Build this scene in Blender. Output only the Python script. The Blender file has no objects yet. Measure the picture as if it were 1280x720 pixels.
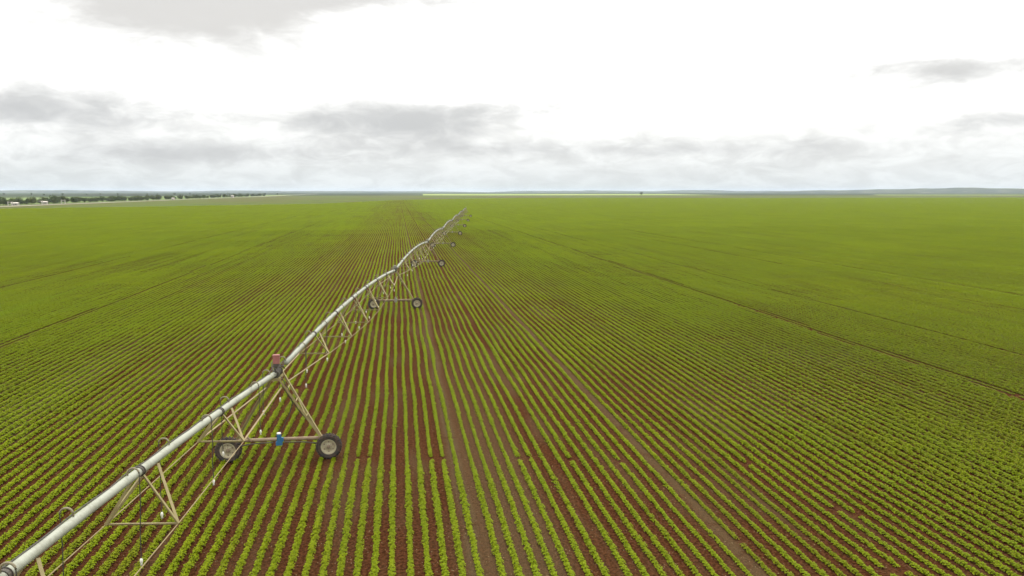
import bpy, bmesh, math, random
import numpy as np
from mathutils import Vector, noise as mnoise

random.seed(7)
RNG = np.random.default_rng(11)
R = math.radians
sc = bpy.context.scene
COL = sc.collection
CAM_H = 11.2
YAW = math.atan(.142)          # camera looks this far to the right of the crop rows (+Y)
PITCH = math.atan(120.5 / 1000)

# ------------------------------------------------------------------ helpers
def tag(o, label=None, cat=None, group=None, kind=None):
    if label: o['label'] = label
    if cat: o['category'] = cat
    if group: o['group'] = group
    if kind: o['kind'] = kind
    return o

def empty(name, loc, rz=0):
    o = bpy.data.objects.new(name, None)
    COL.objects.link(o)
    o.location = loc
    o.rotation_euler = (0, 0, rz)
    o.empty_display_size = .3
    return o

def obj(name, bm, mat, parent=None, smooth=False, loc=(0, 0, 0)):
    me = bpy.data.meshes.new(name)
    bm.to_mesh(me)
    bm.free()
    if smooth:
        me.polygons.foreach_set('use_smooth', [True] * len(me.polygons))
    mats = mat if isinstance(mat, (list, tuple)) else [mat]
    for m in mats: me.materials.append(m)
    o = bpy.data.objects.new(name, me)
    COL.objects.link(o)
    o.location = loc
    if parent: o.parent = parent
    return o

def copy_tree(o, parent=None):
    c = o.copy()
    COL.objects.link(c)
    c.parent = parent
    for ch in list(o.children): copy_tree(ch, c)
    return c

def ring(bm, c, d, r, n, up=None):
    d = d.normalized()
    a = Vector((0, 0, 1)) if abs(d.z) < .95 else Vector((0, 1, 0))
    if up is not None: a = up
    u = d.cross(a).normalized()
    v = d.cross(u).normalized()
    return [bm.verts.new(c + u * (r * math.cos(2 * math.pi * k / n)) + v * (r * math.sin(2 * math.pi * k / n))) for k in range(n)]

def path_tube(bm, pts, r, n=8, caps=True, up=None):
    pts = [Vector(p) for p in pts]
    rs = r if isinstance(r, (list, tuple)) else [r] * len(pts)
    rings = []
    for i, p in enumerate(pts):
        d = (pts[min(i + 1, len(pts) - 1)] - pts[max(i - 1, 0)])
        rings.append(ring(bm, p, d, rs[i], n, up))
    for a, b in zip(rings, rings[1:]):
        for k in range(n):
            bm.faces.new((a[k], a[(k + 1) % n], b[(k + 1) % n], b[k]))
    if caps:
        bm.faces.new(rings[0][::-1])
        bm.faces.new(rings[-1])

def box(bm, c, s, rot=None):
    c = Vector(c)
    vs = []
    for x in (-.5, .5):
        for y in (-.5, .5):
            for z in (-.5, .5):
                p = Vector((x * s[0], y * s[1], z * s[2]))
                if rot: p = rot @ p
                vs.append(bm.verts.new(c + p))
    for f in ((0, 1, 3, 2), (4, 6, 7, 5), (0, 4, 5, 1), (2, 3, 7, 6), (0, 2, 6, 4), (1, 5, 7, 3)):
        bm.faces.new([vs[i] for i in f])

def angle_bar(bm, a, b, w=.07, t=.012):
    """an L-section steel bar between two points"""
    a, b = Vector(a), Vector(b)
    d = (b - a).normalized()
    s = d.cross(Vector((0, 0, 1)))
    s = s.normalized() if s.length > .01 else Vector((1, 0, 0))
    u = s.cross(d).normalized()
    prof = [(0, 0), (w, 0), (w, -t), (t, -t), (t, -w), (0, -w)]
    A = [bm.verts.new(a + s * (x - w / 2) + u * (y + w / 2)) for x, y in prof]
    B = [bm.verts.new(b + s * (x - w / 2) + u * (y + w / 2)) for x, y in prof]
    n = len(prof)
    for k in range(n):
        bm.faces.new((A[k], A[(k + 1) % n], B[(k + 1) % n], B[k]))
    bm.faces.new(A[::-1]); bm.faces.new(B)

def lathe_y(bm, prof, n=32):
    """profile of (radius, y) turned about the Y axis"""
    rings = [[bm.verts.new((r * math.cos(2 * math.pi * k / n), y, r * math.sin(2 * math.pi * k / n))) for k in range(n)] for r, y in prof]
    for a, b in zip(rings, rings[1:]):
        for k in range(n):
            bm.faces.new((a[k], b[k], b[(k + 1) % n], a[(k + 1) % n]))
    return rings

# ------------------------------------------------------------------ materials
class NT:
    """small wrapper for building node trees"""
    def __init__(s, tree): s.t = tree; s.n = tree.nodes; s.l = tree.links
    def node(s, typ, **kw):
        n = s.n.new(typ)
        for k, v in kw.items(): setattr(n, k, v)
        return n
    def put(s, sock, v):
        if isinstance(v, bpy.types.NodeSocket): s.l.new(v, sock)
        else:
            if hasattr(sock, 'default_value') and hasattr(sock.default_value, '__len__') and not hasattr(v, '__len__'): v = [v] * len(sock.default_value)
            elif hasattr(v, '__len__') and hasattr(sock.default_value, '__len__') and len(sock.default_value) == 4 and len(v) == 3: v = (*v, 1)
            sock.default_value = v
    def m(s, op, a, b=0, c=0, clamp=False):
        n = s.node('ShaderNodeMath', operation=op); n.use_clamp = clamp
        s.put(n.inputs[0], a); s.put(n.inputs[1], b)
        if len(n.inputs) > 2: s.put(n.inputs[2], c)
        return n.outputs[0]
    def mix(s, f, a, b, typ='RGBA', blend='MIX'):
        n = s.node('ShaderNodeMix', data_type=typ)
        if typ == 'RGBA':
            n.blend_type = blend
            s.put(n.inputs[0], f); s.put(n.inputs[6], a); s.put(n.inputs[7], b); return n.outputs[2]
        s.put(n.inputs[0], f); s.put(n.inputs[2], a); s.put(n.inputs[3], b); return n.outputs[0]
    def noise(s, vec, scale, detail=4, rough=.55, dist=0):
        n = s.node('ShaderNodeTexNoise')
        s.put(n.inputs['Vector'], vec); s.put(n.inputs['Scale'], scale); s.put(n.inputs['Detail'], detail)
        s.put(n.inputs['Roughness'], rough); s.put(n.inputs['Distortion'], dist)
        return n.outputs['Fac']
    def smooth(s, v, lo, hi, a=0., b=1.):
        n = s.node('ShaderNodeMapRange', interpolation_type='SMOOTHSTEP')
        s.put(n.inputs[0], v)
        for i, q in zip((1, 2, 3, 4), (lo, hi, a, b)): s.put(n.inputs[i], q)
        return n.outputs[0]
    def vec(s, x, y, z):
        n = s.node('ShaderNodeCombineXYZ')
        for i, q in enumerate((x, y, z)): s.put(n.inputs[i], q)
        return n.outputs[0]
    def sep(s, v):
        n = s.node('ShaderNodeSeparateXYZ'); s.put(n.inputs[0], v); return n.outputs
    def vm(s, op, a, b=(1, 1, 1)):
        n = s.node('ShaderNodeVectorMath', operation=op); s.put(n.inputs[0], a); s.put(n.inputs[1], b); return n.outputs[0]

def new_mat(name):
    m = bpy.data.materials.new(name)
    m.use_nodes = True
    q = NT(m.node_tree)
    b = m.node_tree.nodes['Principled BSDF']
    return m, q, b

def worn(name, col, dirt, rough=.5, metal=0, scale=6., amount=.5, spec=.5):
    """painted or galvanised steel / rubber with blotchy wear"""
    m, q, b = new_mat(name)
    tc = q.node('ShaderNodeTexCoord').outputs['Object']
    n1 = q.noise(tc, scale, 6, .65)
    n2 = q.noise(tc, scale * 7, 4, .6)
    f = q.smooth(q.m('ADD', q.m('MULTIPLY', n1, .7), q.m('MULTIPLY', n2, .3)), .42, .68)
    q.put(b.inputs['Base Color'], q.mix(q.m('MULTIPLY', f, amount), col, dirt))
    q.put(b.inputs['Roughness'], q.smooth(n2, .3, .7, rough - .1, min(1, rough + .15)))
    b.inputs['Metallic'].default_value = metal
    b.inputs['Specular IOR Level'].default_value = spec
    return m

M = {}
M['pipe'] = worn('galvanised_pipe', (.315, .325, .26), (.19, .185, .135), .55, 0, 1.6, .7, .25)
M['strut'] = worn('weathered_strut', (.27, .225, .10), (.17, .12, .06), .6, 0, 3, .6, .3)
M['rod'] = worn('weathered_rod', (.25, .19, .09), (.15, .10, .05), .6, 0, 2, .6, .3)
M['beam'] = worn('muddy_beam', (.26, .20, .12), (.17, .09, .05), .7, 0, 3, .8)
M['dark'] = worn('dark_rubber_fitting', (.05, .045, .035), (.12, .09, .06), .7, 0, 8, .5)
M['hose'] = worn('black_drop_hose', (.035, .033, .03), (.1, .07, .05), .6, 0, 4, .4)
M['hook'] = worn('gooseneck_fitting', (.20, .17, .10), (.10, .08, .05), .55, 0, 8, .5)
M['nozzle'] = worn('pale_plastic_nozzle', (.75, .74, .66), (.5, .45, .36), .5, 0, 12, .5)
M['tyre'] = worn('dusty_tyre', (.035, .032, .028), (.13, .075, .05), .85, 0, 5, .7, .2)
M['rim'] = worn('cream_rim', (.36, .32, .21), (.2, .14, .08), .6, 0, 5, .6)
M['hub'] = worn('dirty_hub', (.2, .15, .1), (.1, .06, .04), .7, 0, 8, .7)
M['red'] = worn('faded_red_box', (.27, .09, .075), (.33, .17, .13), .6, 0, 5, .6)
M['grey'] = worn('grey_box', (.24, .23, .19), (.17, .13, .09), .6, 0, 5, .5)
M['blue'] = worn('blue_motor', (.015, .11, .24), (.05, .1, .13), .5, 0, 9, .5)
M['white'] = worn('whitewash', (.4, .38, .33), (.28, .24, .18), .8, 0, .7, .4)
M['roof'] = worn('pale_roof_sheet', (.55, .5, .44), (.4, .32, .26), .7, 0, .9, .5)
M['opening'] = worn('dark_opening', (.05, .05, .05), (.08, .07, .06), .6, 0, 2, .3)
M['bark'] = worn('bark', (.12, .09, .06), (.07, .05, .03), .9, 0, 2, .6)

def crop_material():
    m, q, b = new_mat('soybean_leaf')
    pos = q.node('ShaderNodeNewGeometry').outputs['Position']
    big = q.noise(pos, .045, 3, .55)
    mid = q.noise(pos, .45, 3, .6)
    fine = q.noise(pos, 22., 2, .6)
    c = q.mix(q.smooth(fine, .3, .7), (.12, .162, .0035), (.248, .308, .005))
    c = q.mix(q.m('MULTIPLY', q.smooth(mid, .35, .68), .45), c, (.25, .29, .004))
    c = q.mix(q.m('MULTIPLY', q.smooth(big, .38, .62), .5), c, (.16, .21, .006))
    px = q.sep(pos)[0]
    strip = q.noise(q.vec(q.m('MULTIPLY', px, .45), q.m('MULTIPLY', q.sep(pos)[1], .018), 7.), 1., 4, .65)      # seed-drill passes of unequal vigour
    c = q.mix(q.smooth(strip, .5, .68, 0, .55), c, (.135, .14, .006))
    c = q.mix(q.smooth(strip, .46, .32, 0, .35), c, (.19, .29, .006))
    side_shade = q.m('MULTIPLY', q.smooth(px, 8, 34), q.smooth(q.sep(pos)[1], 30, 85, .75, .0))        # shade of leaf sides painted into the leaf colour, near right of field
    c = q.mix(q.m('MULTIPLY', side_shade, q.smooth(big, .25, .65, .55, .85)), c, (.105, .125, .007))
    q.l.new(c, b.inputs['Base Color'])
    b.inputs['Roughness'].default_value = .7
    b.inputs['Specular IOR Level'].default_value = .08
    tr = q.node('ShaderNodeBsdfTranslucent')
    q.l.new(q.mix(.5, c, (.30, .40, .008)), tr.inputs['Color'])
    mx = q.node('ShaderNodeMixShader'); mx.inputs[0].default_value = .3
    out = m.node_tree.nodes['Material Output']
    q.l.new(b.outputs[0], mx.inputs[1]); q.l.new(tr.outputs[0], mx.inputs[2]); q.l.new(mx.outputs[0], out.inputs[0])
    return m
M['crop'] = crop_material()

def tree_material(name, c1, c2):
    m, q, b = new_mat(name)
    pos = q.node('ShaderNodeNewGeometry').outputs['Position']
    oi = q.node('ShaderNodeObjectInfo').outputs['Random']
    n = q.noise(pos, .9, 3, .6)
    c = q.mix(q.smooth(n, .35, .65), c1, c2)
    c = q.mix(q.m('MULTIPLY', oi, .35), c, (.09, .075, .03))
    q.l.new(c, b.inputs['Base Color'])
    b.inputs['Roughness'].default_value = .7
    b.inputs['Specular IOR Level'].default_value = .2
    return m
M['tree'] = tree_material('shrub_leaf', (.045, .07, .018), (.085, .115, .03))

GAPS = [-46.0, 2.2, 5.9, 10.4, 66.5]
GREY = {-19.9: .4, 2.2: .8, 10.4: .65}

def soil_material():
    m, q, b = new_mat('red_field_soil')
    pos = q.node('ShaderNodeNewGeometry').outputs['Position']
    x, y, z = q.sep(pos)
    sv = q.vec(q.m('MULTIPLY', x, 1.), q.m('MULTIPLY', y, .16), 0)
    band = q.noise(sv, .55, 3, .6)
    big = q.noise(pos, .06, 3, .5)
    clod = q.noise(pos, 9., 5, .7)
    grit = q.noise(pos, 34., 3, .7)
    red = q.mix(q.smooth(clod, .38, .64), (.032, .0125, .005), (.100, .040, .0175))
    grey = q.mix(q.smooth(grit, .35, .65), (.058, .039, .018), (.135, .098, .052))
    f = q.m('MULTIPLY', q.smooth(q.m('ADD', q.m('MULTIPLY', band, .7), q.m('MULTIPLY', big, .3)), .46, .64), .45)
    wob = q.m('MULTIPLY', q.m('SUBTRACT', q.noise(q.vec(0, q.m('MULTIPLY', y, .08), 0), 1., 2), .5), .8)
    for g, k in GREY.items():
        d = q.m('ABSOLUTE', q.m('SUBTRACT', q.m('ADD', x, wob), g))
        f = q.m('MAXIMUM', f, q.m('MULTIPLY', q.smooth(d, .05, .6, k, 0), q.smooth(q.noise(pos, 1.3, 4, .65), .3, .52, .35, 1)))
    for g, k, y0, y1 in ((-19.5, .8, 44, 72), (3.6, .6, 12, 75)):
        d = q.smooth(q.m('ABSOLUTE', q.m('SUBTRACT', x, g)), .8, 2.2, k, 0)
        f = q.m('MAXIMUM', f, q.m('MULTIPLY', d, q.smooth(y, y0, y1, 1, 0)))
    f = q.m('MULTIPLY', f, q.smooth(clod, .25, .5, .55, 1))
    c = q.mix(f, red, grey)
    # straw and crop residue flecks
    vo = q.node('ShaderNodeTexVoronoi'); q.put(vo.inputs['Vector'], q.vec(x, q.m('MULTIPLY', y, .6), 0)); vo.inputs['Scale'].default_value = 9
    vo.inputs['Randomness'].default_value = 1
    fl = q.m('MULTIPLY', q.smooth(vo.outputs['Distance'], .1, .2, 1, 0), q.smooth(q.noise(pos, 2.1, 2), .45, .6))
    c = q.mix(q.m('MULTIPLY', fl, .8), c, (.24, .18, .10))
    q.l.new(c, b.inputs['Base Color'])
    b.inputs['Roughness'].default_value = 1
    b.inputs['Specular IOR Level'].default_value = 0
    bp = q.node('ShaderNodeBump'); bp.inputs['Strength'].default_value = 1; bp.inputs['Distance'].default_value = .09
    q.l.new(q.m('ADD', clod, q.m('MULTIPLY', grit, .35)), bp.inputs['Height'])
    q.l.new(bp.outputs[0], b.inputs['Normal'])
    return m
M['soil'] = soil_material()

def land_material(name, cols, scale, stretch=(1, 1), rough=.95):
    m, q, b = new_mat(name)
    pos = q.node('ShaderNodeNewGeometry').outputs['Position']
    v = q.vm('MULTIPLY', pos, (stretch[0], stretch[1], 1))
    n = q.noise(v, scale, 4, .6)
    n2 = q.noise(v, scale * 6, 3, .6)
    c = q.mix(q.smooth(n, .38, .62), cols[0], cols[1])
    c = q.mix(q.smooth(n2, .5, .7), c, cols[2])
    q.l.new(c, b.inputs['Base Color'])
    b.inputs['Roughness'].default_value = rough
    b.inputs['Specular IOR Level'].default_value = .1
    return m

def plain_material():
    m, q, b = new_mat('distant_farmland')
    pos = q.node('ShaderNodeNewGeometry').outputs['Position']
    vo = q.node('ShaderNodeTexVoronoi'); vo.feature = 'F1'
    q.put(vo.inputs['Vector'], q.vm('MULTIPLY', pos, (.0011, .0007, 0))); vo.inputs['Scale'].default_value = 1
    r = q.sep(vo.outputs['Color'])[0]
    c = q.mix(q.smooth(r, .2, .35), (.03, .042, .02), (.06, .068, .03))
    c = q.mix(q.smooth(r, .55, .65), c, (.045, .07, .025))
    c = q.mix(q.smooth(r, .8, .9), c, (.03, .035, .022))
    n = q.noise(pos, .004, 5, .6)
    c = q.mix(q.m('MULTIPLY', q.smooth(n, .45, .6), .6), c, (.05, .065, .03))
    q.l.new(c, b.inputs['Base Color']); b.inputs['Roughness'].default_value = 1
    b.inputs['Specular IOR Level'].default_value = .05
    return m
M['plain'] = plain_material()
M['fallow'] = land_material('fallow_olive', [(.07, .095, .008), (.08, .075, .016), (.055, .072, .008)], .006, (1, .35))
M['verge'] = land_material('dry_grass_verge', [(.07, .09, .008), (.08, .07, .018), (.055, .07, .008)], .02, (1, .3))
M['stubble'] = land_material('pale_stubble', [(.20, .26, .06), (.24, .27, .08), (.17, .23, .05)], .004, (1, .5))
M['pasture'] = land_material('pale_pasture', [(.12, .17, .05), (.15, .19, .065), (.09, .13, .035)], .006, (1, .4))
M['dirt_road'] = land_material('pale_dirt_road', [(.34, .31, .24), (.27, .23, .17), (.38, .35, .28)], .05, (1, .1))
M['hill'] = land_material('wooded_hill', [(.03, .04, .025), (.055, .06, .03), (.14, .14, .08)], .0016, (1, .5))

# ------------------------------------------------------------------ ground and setting
def sheet(name, pts, z, mat, kind='structure', cat=None, label=None):
    bm = bmesh.new()
    bm.faces.new([bm.verts.new((x, y, z)) for x, y in pts])
    bmesh.ops.recalc_face_normals(bm, faces=bm.faces)
    if bm.faces[:][0].normal.z < 0: bmesh.ops.reverse_faces(bm, faces=bm.faces)
    o = obj(name, bm, mat)
    tag(o, label, cat, kind=kind)
    return o

sheet('ground', [(14000 * math.cos(a), 14000 * math.sin(a)) for a in [2 * math.pi * k / 96 for k in range(96)]], -.12, M['plain'],
      label='flat distant farmland plain reaching to the horizon', cat='ground')
EX = [-600, -400, -258, -179, -71, 3, 199, 646, 1166, 1700]
EY = [330, 455, 569, 644, 764, 1091, 1405, 1341, 1363, 1380]
def edge(x): return np.interp(x, EX, EY)
sheet('fallow_land', [(-294, -300), (-294, 560), (-299, 1500), (-310, 2200), (-230, 2330), (40, 2300), (520, 2250), (1500, 2300), (2600, 2100), (2600, -300)], -.08, M['fallow'],
      label='olive fallow strip beyond the edge of the crop', cat='field')
sheet('field_soil', [(-600, -200)] + list(zip(EX, [float(v) for v in EY])) + [(1700, -200)], -.0, M['soil'],
      label='red soil of the crop field with grey residue between the rows', cat='soil')
sheet('verge', [(-310, -200), (-310, 2200), (-291, 2200), (-286, 1200), (-278, 640), (-278, -200)], -.04, M['verge'],
      label='dry grass verge between the crop and the dirt road', cat='verge')
sheet('pasture', [(-2400, 300), (-2400, 1200), (-800, 1450), (-600, 1900), (-430, 2900), (-330, 3000), (-318, 300)], -.08, M['pasture'],
      label='pale green pasture behind the roadside trees', cat='pasture')
sheet('stubble_field', [(75, 2420), (300, 2400), (1050, 2450), (1080, 2700), (1250, 3700), (120, 3900)], -.06, M['stubble'],
      label='pale yellow stubble field near the horizon', cat='field')
sheet('stubble_strip', [(1500, 2350), (2100, 2200), (2300, 2500), (1700, 2700)], -.03, M['stubble'],
      label='pale strip of stubble below the hills on the right', cat='field')
road_pts = [(-295, -300), (-296, 640), (-302, 1140), (-306, 1700), (-318, 2130), (-345, 3000), (-372, 3900)]
bm = bmesh.new()
L_ = [bm.verts.new((x - (5.5 + 3 * (y > 2000)), y, 0)) for x, y in road_pts]
R_ = [bm.verts.new((x + (5.5 + 3 * (y > 2000)), y, 0)) for x, y in road_pts]
for i in range(len(road_pts) - 1): bm.faces.new((L_[i], R_[i], R_[i + 1], L_[i + 1]))
tag(obj('dirt_road', bm, M['dirt_road'], loc=(0, 0, .03)), 'pale dirt road running past the left edge of the crop', 'road', kind='structure')

def hills(name, az0, az1, dist, depth, tops, label, seed):
    """a low ridge; tops = [(azimuth deg, height)] interpolated"""
    bm = bmesh.new()
    na, nd = 90, 8
    ax = [t[0] for t in tops]; hz = [t[1] for t in tops]
    grid = []
    for i in range(na + 1):
        a = az0 + (az1 - az0) * i / na
        H = float(np.interp(a, ax, hz))
        col = []
        for j in range(nd + 1):
            d = dist + depth * j / nd
            x, y = d * math.sin(R(a)), d * math.cos(R(a))
            s = math.sin(math.pi * j / nd)
            n = .75 + .5 * mnoise.noise(Vector((x * .0012 + seed, y * .0012, 0))) + .2 * mnoise.noise(Vector((x * .005, y * .005, seed)))
            col.append(bm.verts.new((x, y, -.2 + max(0, H * s ** .7 * n))))
        grid.append(col)
    for i in range(na):
        for j in range(nd):
            bm.faces.new((grid[i][j], grid[i + 1][j], grid[i + 1][j + 1], grid[i][j + 1]))
    tag(obj(name, bm, M['hill'], smooth=True), label, 'hills', kind='structure')
# azimuths measured from +Y, positive to the right
hills('hills', 25, 58, 6400, 2600, [(25, 0), (28, 26), (30.5, 37), (32, 35), (35, 42), (39, 39), (43, 36), (48, 42), (58, 0)], 'low hazy blue hills on the right of the horizon', 3)
hills('hills', 6, 30, 9500, 2600, [(6, 0), (9, 26), (14, 30), (18, 24), (22, 34), (30, 10)], 'faint far hills in the middle of the horizon', 8)
hills('hills', -42, 8, 9800, 2600, [(-42, 50), (-30, 44), (-24, 30), (-21, 36), (-17, 22), (-10, 26), (0, 22), (8, 0)], 'faint far hills on the left of the horizon', 15)

# ------------------------------------------------------------------ the crop
SOURCES = bpy.data.collections.new('crop_sources')      # kept out of the scene: only instanced

def row_chunk(name, length, per_m, width, height, seed, weak=0., leaf=.056):
    """leaf soup for `length` metres of one soybean row: separate plants with trifoliate leaves"""
    rg = np.random.default_rng(seed)
    V, F = [], []
    nplants = max(3, int(length * 18))
    for p in range(nplants):
        if rg.random() < weak: continue
        py = (p + .5 + rg.uniform(-.45, .45)) * length / nplants - length / 2
        px = rg.normal(0, .014)
        vig = rg.uniform(.68, 1.2)
        k = int(per_m / 18 + rg.random())
        for _ in range(k):
            a = rg.uniform(0, 2 * math.pi)
            t = rg.random() ** .6
            rad = width * .5 * vig * t
            zz = height * vig * (1 - .62 * t * t) * rg.uniform(.62, 1.05)
            c = np.array((px + rad * math.cos(a), py + rad * math.sin(a), zz))
            tilt = rg.uniform(.05, .75)
            out = np.array((math.cos(a), math.sin(a), 0.))
            d = out * math.cos(tilt) + np.array((0, 0, -math.sin(tilt) * .8 + rg.uniform(-.1, .35)))
            d /= np.linalg.norm(d)
            s = np.cross(d, (0, 0, 1)); s /= np.linalg.norm(s)
            s = s + rg.normal(0, .25, 3); s /= np.linalg.norm(s)
            L = leaf * rg.uniform(.75, 1.3); w = L * .62
            n0 = len(V)
            V += [c - d * L * .6, c + s * w - d * .1 * L + np.array((0, 0, .1 * w)), c + d * L * .8, c - s * w - d * .1 * L + np.array((0, 0, .1 * w))]
            F += [(n0, n0 + 1, n0 + 2), (n0, n0 + 2, n0 + 3)]
    me = bpy.data.meshes.new(name)
    me.from_pydata([tuple(v) for v in V], [], F)
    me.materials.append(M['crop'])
    o = bpy.data.objects.new(name, me)
    SOURCES.objects.link(o)

NA, NB, NC = 8, 6, 4
for i in range(NA): row_chunk('row_a%02d' % i, .5, 330, .23, .17, 100 + i, weak=(0, 0, 0, 0, .03, .06, .12, .25)[i], leaf=.046)
for i in range(NB): row_chunk('row_b%02d' % i, 5., 280, .24, .175, 200 + i, weak=(0, .0, .02, .04, .07, .1)[i], leaf=.05)
for i in range(NC): row_chunk('row_c%02d' % i, 20., 190, .29, .21, 300 + i, weak=.015 * i, leaf=.068)

rows = []
x = -620.
gaps = sorted(GAPS)
while x < 1500:
    rows.append(x)
    nx = x + .5
    for g in gaps:
        if x < g <= nx: nx = x + .66
    x = nx
rows = np.array(rows)

# pivot geometry shared by the machine and its wheel ruts
TY = [33.7, 77, 120, 162, 207, 252, 300, 352]
def line_x(y): return -5.1 + (y - 33.7) * .109
TOWERS = [(line_x(y), y) for y in TY]
PIV = (line_x(33.7 - 129), 33.7 - 129)
RUTS = [math.hypot(x - PIV[0], y - PIV[1]) for x, y in TOWERS]

def vnoise(x, y, seed):
    """cheap smooth value noise for arrays"""
    xi, yi = np.floor(x).astype(np.int64), np.floor(y).astype(np.int64)
    fx, fy = x - xi, y - yi
    fx, fy = fx * fx * (3 - 2 * fx), fy * fy * (3 - 2 * fy)
    def h(a, b):
        n = (a * 374761393 + b * 668265263 + seed * 982451653) & 0x7fffffff
        n = ((n ^ (n >> 13)) * 1274126177) & 0x7fffffff
        return ((n ^ (n >> 16)) & 0xffff) / 65535.
    return (h(xi, yi) * (1 - fx) + h(xi + 1, yi) * fx) * (1 - fy) + (h(xi, yi + 1) * (1 - fx) + h(xi + 1, yi + 1) * fx) * fy

P, ROT, SCL, VAR = [], [], [], []
def lay(y0, y1, step, first, nvar, near):
    ys = np.arange(y0 + step / 2, y1, step)
    X, Y = np.meshgrid(rows, ys)
    X, Y = X.ravel(), Y.ravel()
    keep = (X > -(Y * .66 + 14)) & (X < Y * 1.12 + 18) & (Y + step / 2 < edge(X))
    X, Y = X[keep], Y[keep]
    n = len(X)
    grp = np.floor(X / 6.5)
    X2 = X + (vnoise(Y / 7., grp * 13.7, 5) - .5) * .13 + (vnoise(Y / 1.7, X * 7.3, 9) - .5) * .02 * near
    vig = .8 * vnoise(X / 9., Y / 14., 21) + .2 * vnoise(X / 2.3, Y / 3.5, 22)
    rnd = RNG.random(n)
    # ruts left by the wheels, only on the side the machine has come from
    rr = np.hypot(X - PIV[0], Y - PIV[1])
    ok = np.ones(n, bool)
    for k, q in enumerate(RUTS):
        if near:
            ok &= ~((np.abs(rr - q) < (.15 if step < 1 else step * .5)) & (X > line_x(Y) + 2.6) & (X < line_x(Y) + 22) & (rnd < (.38 if step < 1 else .5)))
    # broken tramlines on the right and on the left
    for gx, amp, w, pr in ((33.3, .9, .3, .12),):
        ctr = gx + amp * (vnoise(Y / 11., Y * 0 + gx, 31) - .5)
        gappy = vnoise(Y / 5., Y * 0 + gx, 33)
        ok &= ~((np.abs(X - ctr) < w) & (rnd < pr) & (gappy > .45)) if step < 1 else True
    # thin patches
    patch = vnoise(X / 16. + 3, Y / 7., 41) * .6 + vnoise(X / 3., Y / 3., 42) * .4
    thin = (patch > .74)
    if step < 1:      # poor emergence: ragged gaps in the stand, worst in the near right of the field
        poor = np.exp(-((X - 13) / 6.) ** 2 - ((Y - 23) / 6.) ** 2) + .8 * np.exp(-((X + 6) / 5.) ** 2 - ((Y - 45) / 9.) ** 2)
        rag = .5 * vnoise(X / 1.3, Y / 1.1, 61) + .5 * vnoise(X / 3.1, Y / 2.3, 62)
        ok &= ~((poor * .55 + rag > 1.12) & (rnd < .5))
    X2, Y, vig, rnd, patch = X2[ok], Y[ok], vig[ok], rnd[ok], patch[ok]
    n = len(X2)
    r2 = RNG.random(n)
    q = np.clip((.62 - vig) * 1.3 + r2 * .62, 0, .999)
    var = first + np.floor(q * nvar).astype(int)
    s = .80 + .34 * vig + .10 * (RNG.random(n) - .5)
    s *= 1 - (.22 if step < 1 else .1) * np.clip((patch - .66) / .12, 0, 1)
    for gx, amp, w in ((33.3, .9, .45), (42.2, .6, .3), (-46., .5, .3), (66.5, .8, .5), (-28.5, .5, .3), (58.3, .6, .3)):
        ctr = gx + amp * (vnoise(Y / 11., Y * 0 + gx, 31) - .5)
        s *= 1 - (.3 if step > 1 else .36) * (np.abs(X2 - ctr) < w)
    grow = 1 + .12 * np.clip((np.abs(X2 - 2) - 9) / 22., 0, 1)       # the stand is fuller away from the thin strip in the middle
    s *= grow
    s *= 1 - (.30 if step > 1 else .14) * np.clip(vnoise(X2 / .9, Y / 70., 81) * .6 + vnoise(X2 / 5., Y / 120., 82) * .4 - .45, 0, 1) * 2
    if step < 1: s *= 1 - .3 * np.clip(np.exp(-((X2 - 13) / 8.) ** 2 - ((Y - 23) / 8.) ** 2) + .5 * vnoise(X2 / 2.1, Y / 1.4, 71) - .25, 0, 1)
    flip = np.where(RNG.random(n) < .5, 0., math.pi)
    P.append(np.stack([X2, Y, np.zeros(n)], 1))
    ROT.append(np.stack([np.zeros(n), np.zeros(n), flip + RNG.normal(0, .03 if step < 1 else .002, n)], 1))
    SCL.append(np.stack([s, np.ones(n) * (1.04 if step < 10 else 1.), s * RNG.uniform(.88, 1.12, n)], 1))
    VAR.append(var)

lay(6, 76, .5, 0, NA, 1)
lay(76, 236, 5., NA, NB, 0)
lay(236, 1420, 20., NA + NB, NC, 0)
P, ROT, SCL, VAR = np.concatenate(P), np.concatenate(ROT), np.concatenate(SCL), np.concatenate(VAR)
print('crop instances', len(P))
me = bpy.data.meshes.new('soybean_rows')
me.vertices.add(len(P))
me.vertices.foreach_set('co', P.astype(np.float32).ravel())
for nm, arr in (('rot', ROT), ('scl', SCL)):
    a = me.attributes.new(nm, 'FLOAT_VECTOR', 'POINT')
    a.data.foreach_set('vector', arr.astype(np.float32).ravel())
a = me.attributes.new('var', 'INT', 'POINT')
a.data.foreach_set('value', VAR.astype(np.int32))
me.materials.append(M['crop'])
crop = bpy.data.objects.new('crop_rows', me)
COL.objects.link(crop)
tag(crop, 'bright green rows of young soybean plants covering the red field', 'crop', kind='stuff')
ng = bpy.data.node_groups.new('lay_rows', 'GeometryNodeTree')
ng.interface.new_socket('Geometry', in_out='INPUT', socket_type='NodeSocketGeometry')
ng.interface.new_socket('Geometry', in_out='OUTPUT', socket_type='NodeSocketGeometry')
gi, go = ng.nodes.new('NodeGroupInput'), ng.nodes.new('NodeGroupOutput')
ip = ng.nodes.new('GeometryNodeInstanceOnPoints')
ci = ng.nodes.new('GeometryNodeCollectionInfo')
ci.inputs['Collection'].default_value = SOURCES
ci.inputs['Separate Children'].default_value = True
ci.inputs['Reset Children'].default_value = True
ip.inputs['Pick Instance'].default_value = True
def attr(nm, typ):
    n = ng.nodes.new('GeometryNodeInputNamedAttribute'); n.data_type = typ; n.inputs[0].default_value = nm
    return next(o for o in n.outputs if o.enabled and o.name == 'Attribute')
ng.links.new(gi.outputs[0], ip.inputs['Points'])
ng.links.new(ci.outputs[0], ip.inputs['Instance'])
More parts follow.
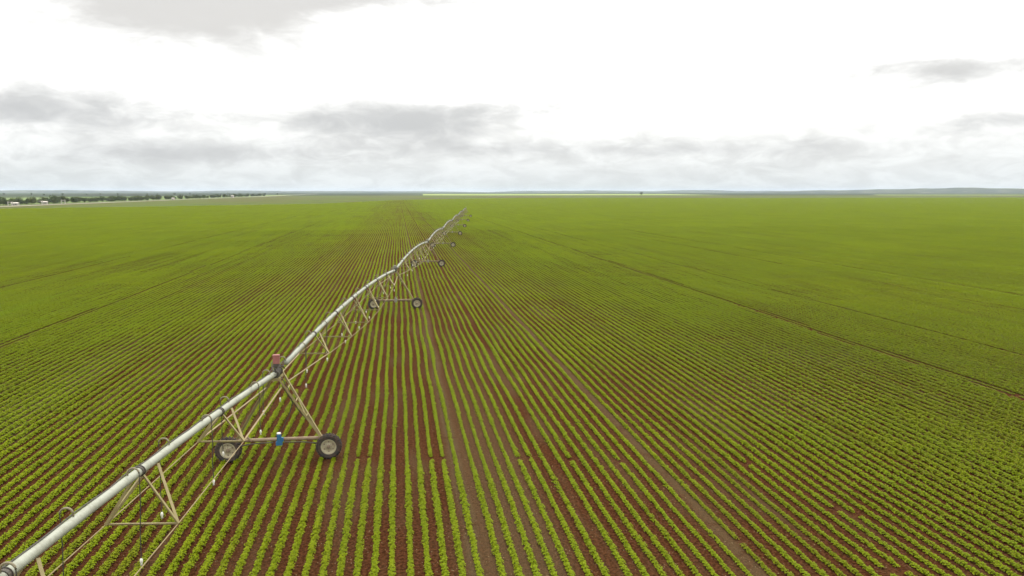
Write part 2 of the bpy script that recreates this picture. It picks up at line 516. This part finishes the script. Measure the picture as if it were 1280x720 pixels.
ng.links.new(attr('var', 'INT'), ip.inputs['Instance Index'])
ng.links.new(attr('rot', 'FLOAT_VECTOR'), ip.inputs['Rotation'])
ng.links.new(attr('scl', 'FLOAT_VECTOR'), ip.inputs['Scale'])
ng.links.new(ip.outputs[0], go.inputs[0])
md = crop.modifiers.new('rows', 'NODES'); md.node_group = ng

# ------------------------------------------------------------------ the centre pivot machine
root = empty('irrigation_machine', (TOWERS[0][0], TOWERS[0][1], 0))
tag(root, 'long centre pivot irrigation machine on wheeled towers stretching across the soybean field', 'irrigation machine')
RX, RY = TOWERS[0]
JH = 3.72                                   # pipe height over a tower
CROWN = .60
ends = [(line_x(33.7 - 43.3), 33.7 - 43.3)] + TOWERS

def pipe_pt(i, s):
    """point on the pipe of span i (0..1 along), in the root's space"""
    a, b = ends[i], ends[i + 1]
    z = JH + CROWN * (1 - (2 * s - 1) ** 2)
    return Vector((a[0] + (b[0] - a[0]) * s - RX, a[1] + (b[1] - a[1]) * s - RY, z))
side = Vector((1, -.109, 0)).normalized()
PR = .108

STN = [.165, .30, .435, .565, .695, .835]
DEP = [1.0, 1.38, 1.6, 1.6, 1.38, 1.0]
WID = [.74, .9, 1.0, 1.0, .9, .74]
NOZ_H = 2.3
drop_count = 0
far_drops = bmesh.new()

def drop_geo(hb, sb, nb, top, sgn, low):
    """gooseneck over the pipe, hose, weight and nozzle"""
    arc = []
    for k in range(9):
        t = math.pi * k / 8
        arc.append(top + Vector((0, 0, .10)) + side * sgn * (.14 - .14 * math.cos(t)) + Vector((0, 0, .13 * math.sin(t))))
    path_tube(hb, [top + Vector((0, 0, .05))] + arc, .024, 6)
    e = arc[-1]
    bot = Vector((e.x + random.uniform(-.06, .06), e.y + random.uniform(-.06, .06), low))
    path_tube(sb, [e + Vector((0, 0, .02)), e.lerp(bot, .35) + Vector((.015, 0, 0)), e.lerp(bot, .7) + Vector((-.012, .01, 0)), bot], .012, 6)
    path_tube(nb, [bot + Vector((0, 0, .05)), bot, bot - Vector((0, 0, .05)), bot - Vector((0, 0, .08)), bot - Vector((0, 0, .13))], [.02, .037, .037, .022, .032], 8)

for i in range(8):
    n = 28
    bm = bmesh.new()
    path_tube(bm, [pipe_pt(i, k / n) for k in range(1 if i else 0, n)] + [pipe_pt(i, .992)], PR, 18 if i < 3 else 10)
    sp = obj('pipe_span', bm, M['pipe'], root, smooth=True)
    # bolted joints where pipe lengths meet and where trusses hang
    cb = bmesh.new()
    for s in STN:
        fl = bmesh.new()
        p, d = pipe_pt(i, s), (pipe_pt(i, s + .005) - pipe_pt(i, s - .005)).normalized()
        path_tube(fl, [p - d * .045, p + d * .045], PR + .022, 16)
        path_tube(fl, [p + d * .05, p + d * .065], PR + .042, 16)
        obj('pipe_collar', fl, M['dark'], sp)
    # control cable strapped along the top of the pipe
    pts = []
    for k in range(0, 61):
        p = pipe_pt(i, .01 + .975 * k / 60)
        pts.append(p - side * (.06 + .03 * math.sin(k * 1.7)) + Vector((0, 0, PR + .005 + .012 * math.sin(k * 2.3))))
    path_tube(cb, pts, .018, 5)
    obj('control_cable', cb, M['dark'], sp)
    nodes = [[], []]
    merged = bmesh.new() if i > 3 else None
    for s, dp, w in zip(STN, DEP, WID):
        p = pipe_pt(i, s)
        d = (pipe_pt(i, s + .005) - pipe_pt(i, s - .005)).normalized()
        N = []
        for q, sg in enumerate((-1, 1)):
            nd = p + side * sg * w - Vector((0, 0, dp))
            N.append(nd); nodes[q].append(nd)
            for off in (0, .92):
                # struts meet the pipe at the collar and a stride beyond it
                o2 = off if s < .5 or off == 0 else off
                a = p + d * o2 + side * sg * .09 - Vector((0, 0, .1))
                bm = merged if merged is not None else bmesh.new()
                angle_bar(bm, a, nd, .07, .016)
                if merged is None: obj('strut', bm, M['strut'], sp)
        bm = merged if merged is not None else bmesh.new()
        angle_bar(bm, N[0], N[1], .06, .016)
        if merged is None: obj('spreader', bm, M['strut'], sp)
    if merged is not None: obj('truss_frame', merged, M['strut'], sp)
    for q, sg in enumerate((-1, 1)):
        a0, a1 = pipe_pt(i, .012), pipe_pt(i, .988)
        run = [a0 + side * sg * .3 - Vector((0, 0, .55))] + nodes[q] + [a1 + side * sg * .3 - Vector((0, 0, .55))]
        rb = bmesh.new()
        for u, v in zip(run, run[1:]): path_tube(rb, [u, v], .015, 6)
        # the end bays are angle iron, heavier than the rods
        angle_bar(rb, run[0], run[1], .06, .015); angle_bar(rb, run[-2], run[-1], .06, .015)
        obj('truss_rod', rb, M['rod'], sp)
    for k in range(17):
        s = (k + .5) / 17 + .004
        top = pipe_pt(i, s) + Vector((0, 0, PR - .04))
        sgn = 1 if k % 2 else -1
        low = NOZ_H + random.uniform(-.1, .1)
        hb, sb, nb = bmesh.new(), bmesh.new(), bmesh.new()
        if drop_count < 100 and i < 6:
            drop_geo(hb, sb, nb, Vector((0, 0, 0)), sgn, low - top.z)
            h = obj('sprinkler_drop', hb, M['hook'], root, smooth=True, loc=top)
            obj('hose', sb, M['hose'], h)
            obj('nozzle', nb, M['nozzle'], h, smooth=True)
            drop_count += 1
        else:
            drop_geo(far_drops, far_drops, far_drops, top, sgn, low)
            for b_ in (hb, sb, nb): b_.free()
tag(obj('sprinkler_drops', far_drops, M['hose'], root), kind='stuff')

# ---- a tower: frame, base beam, two wheels, motor
def wheel_parts(parent, x, yoff, face):
    """wheel rolls along X, axle along Y; face -1 shows the hub to -Y"""
    RT, W = .575, .30
    bm = bmesh.new()
    prof = [(.36, -W / 2), (.50, -W / 2 - .02), (.54, -W / 2 + .02), (.555, -.05), (.56, .05), (.54, W / 2 - .02), (.50, W / 2 + .02), (.36, W / 2), (.33, .1), (.33, -.1), (.36, -W / 2)]
    lathe_y(bm, prof, 40)
    nl = 24
    for k in range(nl):                       # chevron lugs
        for sgn in (-1, 1):
            a = 2 * math.pi * (k + (.5 if sgn > 0 else 0)) / nl
            c = Vector((math.cos(a), 0, math.sin(a)))
            t = Vector((-math.sin(a), 0, math.cos(a)))
            from mathutils import Matrix
            axis = (Vector((0, 1, 0)) * sgn * .82 + t * .57).normalized()
            up = c
            third = axis.cross(up).normalized()
            rot = Matrix((third, axis, up)).transposed()
            box(bm, c * .557 + Vector((0, sgn * .085, 0)), (.038, .20, .05), rot)
    ty = obj('wheel', bm, M['tyre'], parent, loc=(x, yoff, RT))
    bm = bmesh.new()
    f = face
    prof = [(.345, f * .13), (.352, f * .15), (.31, f * .145), (.30, f * .09), (.24, f * .07), (.15, f * .075), (.11, f * .1), (.0801, f * .1)]
    rs = lathe_y(bm, prof, 32)
    bm2 = bmesh.new()
    lathe_y(bm2, [(.345, -f * .13), (.352, -f * .15), (.31, -f * .145), (.30, -f * .03), (.08, -f * .03)], 32)
    tmp = bpy.data.meshes.new('t'); bm2.to_mesh(tmp); bm2.free(); bm.from_mesh(tmp); bpy.data.meshes.remove(tmp)
    obj('rim', bm, M['rim'], ty)
    bm = bmesh.new()
    rs = lathe_y(bm, [(.085, f * .02), (.085, f * .13), (.06, f * .16), (.0, f * .165)], 18)
    for k in range(8):
        a = 2 * math.pi * k / 8
        path_tube(bm, [(.13 * math.cos(a), f * .07, .13 * math.sin(a)), (.13 * math.cos(a), f * .115, .13 * math.sin(a))], .014, 6)
    for k in range(6):                        # hand holes read as dark ovals on the disc
        a = 2 * math.pi * (k + .5) / 6
        path_tube(bm, [(.225 * math.cos(a), f * .06, .225 * math.sin(a)), (.225 * math.cos(a), f * .085, .225 * math.sin(a))], .036, 10)
    bmesh.ops.remove_doubles(bm, verts=bm.verts, dist=.0001)
    obj('hub', bm, M['hub'], ty)
    ty.scale = (.92, .92, .92); ty.location.z = RT * .92
    return ty

def tower(pos, rz, first):
    ox, oy = pos[0] - RX, pos[1] - RY
    made = []
    def add(name, bm, m, smooth=False, loc=(0, 0, 0)):
        o = obj(name, bm, m, root, smooth, loc)
        made.append(o); return o
    # base beam with angled bracket
    bm = bmesh.new()
    path_tube(bm, [(-1.72, 0, .86), (1.72, 0, .86)], .075, 10)
    box(bm, (-1.78, -.02, .82), (.3, .2, .26)); box(bm, (1.78, -.02, .82), (.3, .2, .26))
    path_tube(bm, [(-1.12, -.1, .84), (-1.28, -.14, 1.06)], .04, 8)
    add('base_beam', bm, M['beam'])
    for sx in (-1, 1):
        bm = bmesh.new()                     # drop arm and final gearbox to the axle
        path_tube(bm, [(sx * 2.05, -.02, .575), (sx * 2.05, .22, .575)], .13, 14)
        box(bm, (sx * 1.96, .12, .70), (.32, .16, .3))
        add('gearbox', bm, M['beam'])
        bm = bmesh.new()
        path_tube(bm, [(sx * .22, -.17, .78), (sx * 1.0, -.17, .76), (sx * 1.9, -.10, .62)], .026, 6)
        add('drive_shaft', bm, M['dark'])
    bm = bmesh.new()                         # upright centre motor
    path_tube(bm, [(.02, -.17, .66), (.02, -.17, .76), (.02, -.17, .78), (.02, -.17, 1.10), (.02, -.17, 1.12), (.02, -.17, 1.15)], [.07, .08, .095, .095, .08, .03], 16)
    box(bm, (.15, -.17, .9), (.1, .12, .16)); box(bm, (.02, -.17, .74), (.26, .17, .14))
    mo = add('drive_motor', bm, M['blue'] if first else M['grey'])
    if first: mo['label'] = 'blue upright drive motor on the nearest base beam'
    bm = bmesh.new()
    path_tube(bm, [(.02, -.17, 1.151), (.02, -.17, 1.19)], [.095, .085], 16)
    c = obj('motor_cap', bm, M['nozzle'] if first else M['beam'], mo)
    # A frame
    bm0 = bmesh.new()
    for sx in (-1, 1):
        for ty, by in ((-.55, -.07), (.55, .07)):
            bm = bmesh.new()
            angle_bar(bm, (sx * 1.72, by, .9), (sx * .13, ty, JH - .1), .085, .022)
            add('leg', bm, M['strut'])
        for t in (.35, .6, .8):
            a = Vector((sx * 1.72, -.07, .9)).lerp(Vector((sx * .13, -.55, JH - .1)), t)
            b = Vector((sx * 1.72, .07, .9)).lerp(Vector((sx * .13, .55, JH - .1)), t)
            angle_bar(bm0, a, b, .05, .012)
        a = Vector((sx * 1.72, -.07, .9)).lerp(Vector((sx * .13, -.55, JH - .1)), .35)
        b = Vector((sx * 1.72, .07, .9)).lerp(Vector((sx * .13, .55, JH - .1)), .6)
        angle_bar(bm0, a, b, .04, .012)
    add('leg_brace', bm0, M['strut'])
    bm = bmesh.new()                         # saddle under the flexible joint
    box(bm, (0, -.55, JH - .17), (.42, .08, .1)); box(bm, (0, .55, JH - .17), (.42, .08, .1))
    box(bm, (-.16, 0, JH - .19), (.06, 1.1, .08)); box(bm, (.16, 0, JH - .19), (.06, 1.1, .08))
    add('saddle', bm, M['strut'])
    bm = bmesh.new()                         # ribbed rubber boot between the spans
    pts, rr = [], []
    for k in range(15):
        pts.append((0, -.34 + .68 * k / 14, JH)); rr.append(PR + (.05 if k % 2 else .015))
    path_tube(bm, pts, rr, 18)
    for yy in (-.42, .42):
        path_tube(bm, [(0, yy - .03, JH), (0, yy + .03, JH)], PR + .07, 18)
    add('flexible_joint', bm, M['dark'])
    bm = bmesh.new()                         # slack cable loops about the joint
    for j in range(4):
        ph = j * 1.3
        path_tube(bm, [((-.16 + .1 * j) + .13 * math.sin(t * 1.1 + ph), -.75 + t * .3, JH + .18 + .13 * math.sin(t * 1.7 + ph)) for t in [k * .33 for k in range(17)]], .017, 5)
    path_tube(bm, [(.1, -.35, JH - .1), (.32, -.5, JH - .5), (.5, -.42, JH - .9), (.85, -.3, 2.2), (1.2, -.2, 1.7)], .022, 6)
    path_tube(bm, [(.2, -.3, JH - .1), (.5, -.3, JH - .65), (.62, -.2, JH - 1.25), (.45, -.15, 1.9), (.1, -.15, 1.2)], .018, 6)
    add('cable_loop', bm, M['dark'])
    bm = bmesh.new()
    if first:
        from mathutils import Matrix
        box(bm, (0, -.05, JH + .56), (.26, .22, .36))
        box(bm, (0, -.05, JH + .75), (.29, .25, .03))
        bmesh.ops.bevel(bm, geom=bm.edges[:], offset=.02, segments=2, affect='EDGES')
        cbx = add('control_box', bm, M['red'])
        cbx['label'] = 'faded red control box above the pipe joint'
        bm = bmesh.new()
        path_tube(bm, [(0, -.05, JH + .1), (0, -.05, JH + .43)], .045, 8); box(bm, (0, -.05, JH + .34), (.2, .2, .16))
        obj('box_post', bm, M['dark'], cbx)
    else:
        box(bm, (-.02, -.05, JH + .32), (.22, .18, .26)); box(bm, (-.02, -.05, JH + .46), (.25, .21, .025))
        add('control_box', bm, M['grey'])
    wheel_parts(root, -2.05, -.14, -1); wheel_parts(root, 2.05, -.14, -1)
    made.extend([o for o in root.children if o.name.startswith('wheel')][-2:])
    for o in made:
        l = Vector(o.location); l.rotate(__import__('mathutils').Euler((0, 0, rz)))
        o.location = l + Vector((ox, oy, 0)); o.rotation_euler = (0, 0, rz)
    return made

first = tower(TOWERS[0], R(-1), True)
second = tower(TOWERS[1], R(-1), False)
base2 = Vector((TOWERS[1][0], TOWERS[1][1], 0))
for i, (tx, ty) in enumerate(TOWERS[2:]):
    dz = R((0, 1, -1.5, 0, -2, -1)[i])
    for o in second:
        c = copy_tree(o, root)
        l = Vector(o.location) - Vector((TOWERS[1][0] - RX, TOWERS[1][1] - RY, 0))
        l.rotate(__import__('mathutils').Euler((0, 0, dz)))
        c.location = l + Vector((tx - RX, ty - RY, 0))
        c.rotation_euler = (0, 0, o.rotation_euler.z + dz)
# short overhang past the last tower
bm = bmesh.new()
a = Vector((TOWERS[-1][0] - RX, TOWERS[-1][1] - RY, JH)); d = Vector((.109, 1, 0)).normalized()
path_tube(bm, [a + d * .4, a + d * 4 + Vector((0, 0, .1)), a + d * 9 + Vector((0, 0, .1))], [PR * .8, PR * .7, PR * .6], 10)
path_tube(bm, [a + Vector((0, 0, 1.3)), a + d * 8 + Vector((0, 0, .12))], .02, 5)
path_tube(bm, [a, a + Vector((0, 0, 1.3))], .04, 5)
obj('overhang_pipe', bm, M['pipe'], root, smooth=True)

# ------------------------------------------------------------------ roadside trees
def tree_proto(seed, h, w):
    rg = random.Random(seed)
    root_t = empty('roadside_tree', (0, 0, 0))
    bm = bmesh.new()
    path_tube(bm, [(0, 0, -.1), (.05, .05, h * .25), (-.1, .1, h * .5), (0, 0, h * .8)], [.22, .17, .11, .04], 7)
    for k in range(5):
        a = rg.uniform(0, 6.28)
        path_tube(bm, [(0, 0, h * rg.uniform(.18, .4)), (math.cos(a) * w * .3, math.sin(a) * w * .3, h * .55), (math.cos(a) * w * .42, math.sin(a) * w * .42, h * .7)], [.09, .06, .03], 5)
    obj('trunk', bm, M['bark'], root_t)
    clumps = []
    for k in range(11):
        a = rg.uniform(0, 6.28); q = rg.random() ** .5 * w * .36
        clumps.append((Vector((math.cos(a) * q, math.sin(a) * q, h * rg.uniform(.28, .8))), rg.uniform(.18, .3) * w))
    V, F = [], []
    for c, r in clumps:
        for _ in range(70):
            d = Vector((rg.gauss(0, 1), rg.gauss(0, 1), rg.gauss(0, .8))).normalized() * r * rg.uniform(.55, 1.05)
            p = c + d
            if p.z < h * .08: continue
            u = Vector((rg.gauss(0, 1), rg.gauss(0, 1), rg.gauss(0, .5))).normalized() * rg.uniform(.22, .45)
            v = u.cross(Vector((rg.gauss(0, 1), rg.gauss(0, 1), rg.gauss(0, 1)))).normalized() * rg.uniform(.16, .3)
            n0 = len(V)
            V += [tuple(p - u), tuple(p + v), tuple(p + u), tuple(p - v)]
            F.append((n0, n0 + 1, n0 + 2, n0 + 3))
    me = bpy.data.meshes.new('crown'); me.from_pydata(V, [], F); me.materials.append(M['tree'])
    o = bpy.data.objects.new('crown', me); COL.objects.link(o); o.parent = root_t
    return root_t
protos = [tree_proto(50 + k, (4.6, 5.4, 6.2, 4.0, 5.2)[k], (5.6, 6.5, 6.2, 6.0, 7.6)[k]) for k in range(5)]
used = set()
tree_count = 0
def place_tree(k, x, y, s, label, group, name=None):
    global tree_count
    if k not in used: o = protos[k]; used.add(k)
    else: o = copy_tree(protos[k])
    o.location = (x, y, -.05)
    o.rotation_euler = (0, 0, random.uniform(0, 6.28))
    o.scale = (s * random.uniform(.9, 1.15), s * random.uniform(.9, 1.15), s * random.uniform(.85, 1.15))
    if name: o.name = name
    tag(o, label, 'tree', group)
    tree_count += 1
    return o
y = 640.
while y < 2150:
    g = (y > 1500)
    place_tree(random.randrange(5), -322 - random.uniform(0, 9) - (y - 640) * .006, y, random.uniform(.75, 1.2) * (1.1 if g else 1),
               'dark green bushy tree in the long line behind the dirt road', 'trees lined up along the dirt road')
    if random.random() < .35:
        place_tree(random.randrange(5), -336 - random.uniform(0, 8), y + 3, random.uniform(.7, 1.1),
                   'dark green bushy tree in the long line behind the dirt road', 'trees lined up along the dirt road')
    y += random.uniform(5.5, 8.5) if y < 1150 else random.uniform(9, 17) if y < 1600 else random.uniform(14, 34)
for k in range(16):
    place_tree(random.randrange(5), -1250 + k * 52 + random.uniform(-22, 22), 2750 + k * 35 + random.uniform(-60, 60), random.uniform(.8, 1.3),
               'hazy blue green tree scattered on the far plain', 'far scattered trees on the plain')
o = place_tree(2, 805, 2600, 1.7, 'lone dark tree standing against the pale field near the horizon', None, 'lone_tree')

# ------------------------------------------------------------------ white gates and sheds beside the road
def gate(x, y, w, h, label, both=True, bar=None):
    r = empty('gate_portal', (x, y, 0))
    tag(r, label, 'gate', 'white roadside gates')
    for q, px in enumerate((-w / 2, w / 2)):
        if not both and q == 0: continue
        bm = bmesh.new(); box(bm, (px, 0, h / 2), (.62, .62, h)); box(bm, (px, 0, h + .06), (.76, .76, .14)); obj('post', bm, M['white'], r)
    bm = bmesh.new(); box(bm, ((-.3 if both else -w * .15), 0, h - .42), (w - .7 if both else w * .7, .3, .5)); obj('crossbar', bm, M['white'], r)
def shed(x, y, w, d, h, label):
    r = empty('roadside_shed', (x, y, 0))
    tag(r, label, 'shed', 'pale sheds by the road')
    bm = bmesh.new(); box(bm, (0, 0, h / 2), (w, d, h)); obj('wall', bm, M['white'], r)
    bm = bmesh.new()
    vs = [bm.verts.new(p) for p in ((-w / 2 - .3, -d / 2 - .3, h + .01), (w / 2 + .3, -d / 2 - .3, h + .01), (w / 2 + .3, d / 2 + .3, h + .01), (-w / 2 - .3, d / 2 + .3, h + .01), (-w / 2 - .3, 0, h + .8), (w / 2 + .3, 0, h + .8))]
    for f in ((0, 1, 5, 4), (2, 3, 4, 5), (0, 4, 3), (1, 2, 5), (3, 2, 1, 0)): bm.faces.new([vs[i] for i in f])
    obj('roof', bm, M['roof'], r)
    bm = bmesh.new(); box(bm, (-w * .2, -d / 2 - .02, h * .42), (.9, .06, h * .84)); obj('door', bm, M['opening'], r)
    bm = bmesh.new(); box(bm, (w * .2, -d / 2 - .02, h * .6), (1.1, .06, .7)); obj('window', bm, M['opening'], r)
X0 = -309
gate(X0, 698, 3.4, 3.2, 'white two post gate at the left end of the dirt road')
gate(X0, 754, 3.0, 3.4, 'white single pillar gate with an arm to its left', both=False)
gate(X0, 802, 3.0, 3.6, 'white gate frame with its right post tallest, nearest the tree line gap')
shed(X0 - 2, 711, 5.0, 3, 1.7, 'low white shed just right of the leftmost gate')
shed(X0 - 2, 767, 4.4, 3, 2.0, 'low white shed between the pillar gate and the last gate')
shed(X0 + 1, 1170, 3.0, 3, 1.9, 'tiny white hut alone beside the dirt road')
shed(X0 - 2, 1590, 5.0, 4, 3.0, 'white roofed cottage farthest along the tree line')

# ------------------------------------------------------------------ haze
bm = bmesh.new()
box(bm, (0, 0, 24), (29600, 29600, 52))
hz = obj('haze', bm, None)
hz.data.materials.clear()
m = bpy.data.materials.new('haze'); m.use_nodes = True
nt = m.node_tree; nt.nodes.remove(nt.nodes['Principled BSDF'])
pv = nt.nodes.new('ShaderNodeVolumePrincipled')
pv.inputs['Color'].default_value = (.72, .83, 1, 1)
pv.inputs['Density'].default_value = 4.5e-5
pv.inputs['Anisotropy'].default_value = 0
nt.links.new(pv.outputs[0], nt.nodes['Material Output'].inputs['Volume'])
hz.data.materials.append(m)
tag(hz, 'thin pale haze over the far plain', 'haze', kind='stuff')

# ------------------------------------------------------------------ sky, sun, camera
SUN_AZ, SUN_EL = R(22), R(52)       # clockwise from +Y
w = bpy.data.worlds.new('World'); sc.world = w; w.use_nodes = True
q = NT(w.node_tree)
bg = w.node_tree.nodes['Background']
sky = q.node('ShaderNodeTexSky', sky_type='NISHITA')
sky.sun_disc = False; sky.sun_elevation = SUN_EL; sky.sun_rotation = SUN_AZ; sky.air_density = 1.5; sky.dust_density = 2
d = q.node('ShaderNodeTexCoord').outputs['Generated']
dx, dy, dz = q.sep(d)
az = q.m('ARCTAN2', dx, dy)
el = q.m('ARCSINE', dz)
hv = q.vec(q.m('MULTIPLY', az, 6.), q.m('MULTIPLY', el, 15.), .3)
n1 = q.noise(hv, 1.1, 6, .58, .3)
hv2 = q.vec(q.m('MULTIPLY', az, 16.), q.m('MULTIPLY', el, 42.), 4.)
n2 = q.noise(hv2, 1.3, 8, .62, .5)
nsum = q.m('SUBTRACT', q.m('ADD', q.m('MULTIPLY', n1, .6), q.m('MULTIPLY', n2, .4)), .5)
S = None
for a0, e0, wa, we, k in ((.0, .085, .155, .027, 1.1), (-.37, .085, .13, .024, 1.1), (-.24, .21, .17, .040, 1.05), (-.05, .225, .16, .02, .7), (-.27, .18, .18, .05, .5), (.64, .13, .14, .02, 1.05),
                          (.69, .075, .09, .014, .9), (.45, .05, .3, .02, .4), (-.16, .045, .22, .016, .35), (.25, .05, .25, .010, .38), (.2, .10, .13, .012, .45),
                          (-.3, .04, .2, .012, .35), (.10, .228, .12, .014, .4)):
    u = q.m('DIVIDE', q.m('SUBTRACT', az, a0), wa)
    v = q.m('DIVIDE', q.m('SUBTRACT', el, e0), we)
    g = q.m('MULTIPLY', q.m('EXPONENT', q.m('MULTIPLY', q.m('ADD', q.m('MULTIPLY', u, u), q.m('MULTIPLY', v, v)), -1.)), k)
    S = g if S is None else q.m('ADD', S, g)
cl = q.smooth(q.m('ADD', S, q.m('MULTIPLY', nsum, 1.9)), .12, 1.2)
# general broken cloud away from the view, so the sky is as uneven elsewhere
hi = q.smooth(nsum, .02, .22, 0, .3)
cl = q.m('MAXIMUM', cl, q.m('MULTIPLY', hi, q.smooth(el, .28, .5)))
# brightness of the overcast: brighter with height
lum = q.m('ADD', q.smooth(el, .0, .16, .70, 1.15), q.smooth(el, .16, 1.3, 0, 1.45))
base = q.mix(q.smooth(el, 0, .1), (.93, .98, 1.), (1., 1., .985))
base = q.vm('MULTIPLY', base, q.vec(lum, lum, lum))
tex = q.m('MULTIPLY', q.smooth(nsum, -.16, .16, 1.08, .92), q.smooth(n2, .38, .62, 1.03, .965))
base = q.vm('MULTIPLY', base, q.vec(tex, tex, tex))
dark = q.mix(q.smooth(el, .05, .2), (.465, .48, .50), (.60, .585, .565))
colr = q.mix(q.m('MULTIPLY', cl, .95), base, dark)
tenx = q.vm('MULTIPLY', colr, (10, 10, 10))
full = q.mix(.94, sky.outputs[0], tenx)
q.l.new(full, bg.inputs['Color'])
bg.inputs['Strength'].default_value = .1
w.cycles.sampling_method = 'MANUAL'; w.cycles.sample_map_resolution = 1024

sl = bpy.data.lights.new('sun', 'SUN'); sl.energy = 1.5; sl.angle = R(12); sl.color = (1, .96, .88)
so = bpy.data.objects.new('sun', sl); COL.objects.link(so)
so.rotation_euler = (math.pi / 2 - SUN_EL, 0, math.pi - SUN_AZ)
so.location = (0, 0, 60)

cam = bpy.data.cameras.new('camera'); cam.sensor_width = 36; cam.lens = 36 * 1000 / 1280; cam.clip_start = .5; cam.clip_end = 40000
co = bpy.data.objects.new('camera', cam); COL.objects.link(co)
co.location = (0, 0, CAM_H)
co.rotation_euler = (math.pi / 2 - PITCH, 0, -YAW)
sc.camera = co

vs = sc.view_settings
sc.display_settings.display_device = 'sRGB'
vs.view_transform = 'Standard'; vs.look = 'None'; vs.gamma = 1; vs.exposure = .3; vs.use_curve_mapping = False
sc.cycles.max_bounces = 6; sc.cycles.diffuse_bounces = 3; sc.cycles.transmission_bounces = 3; sc.cycles.volume_bounces = 1; sc.cycles.transparent_max_bounces = 8
sc.cycles.use_denoising = True; sc.cycles.denoiser = 'OPENIMAGEDENOISE'; sc.cycles.denoising_input_passes = 'RGB_ALBEDO_NORMAL'
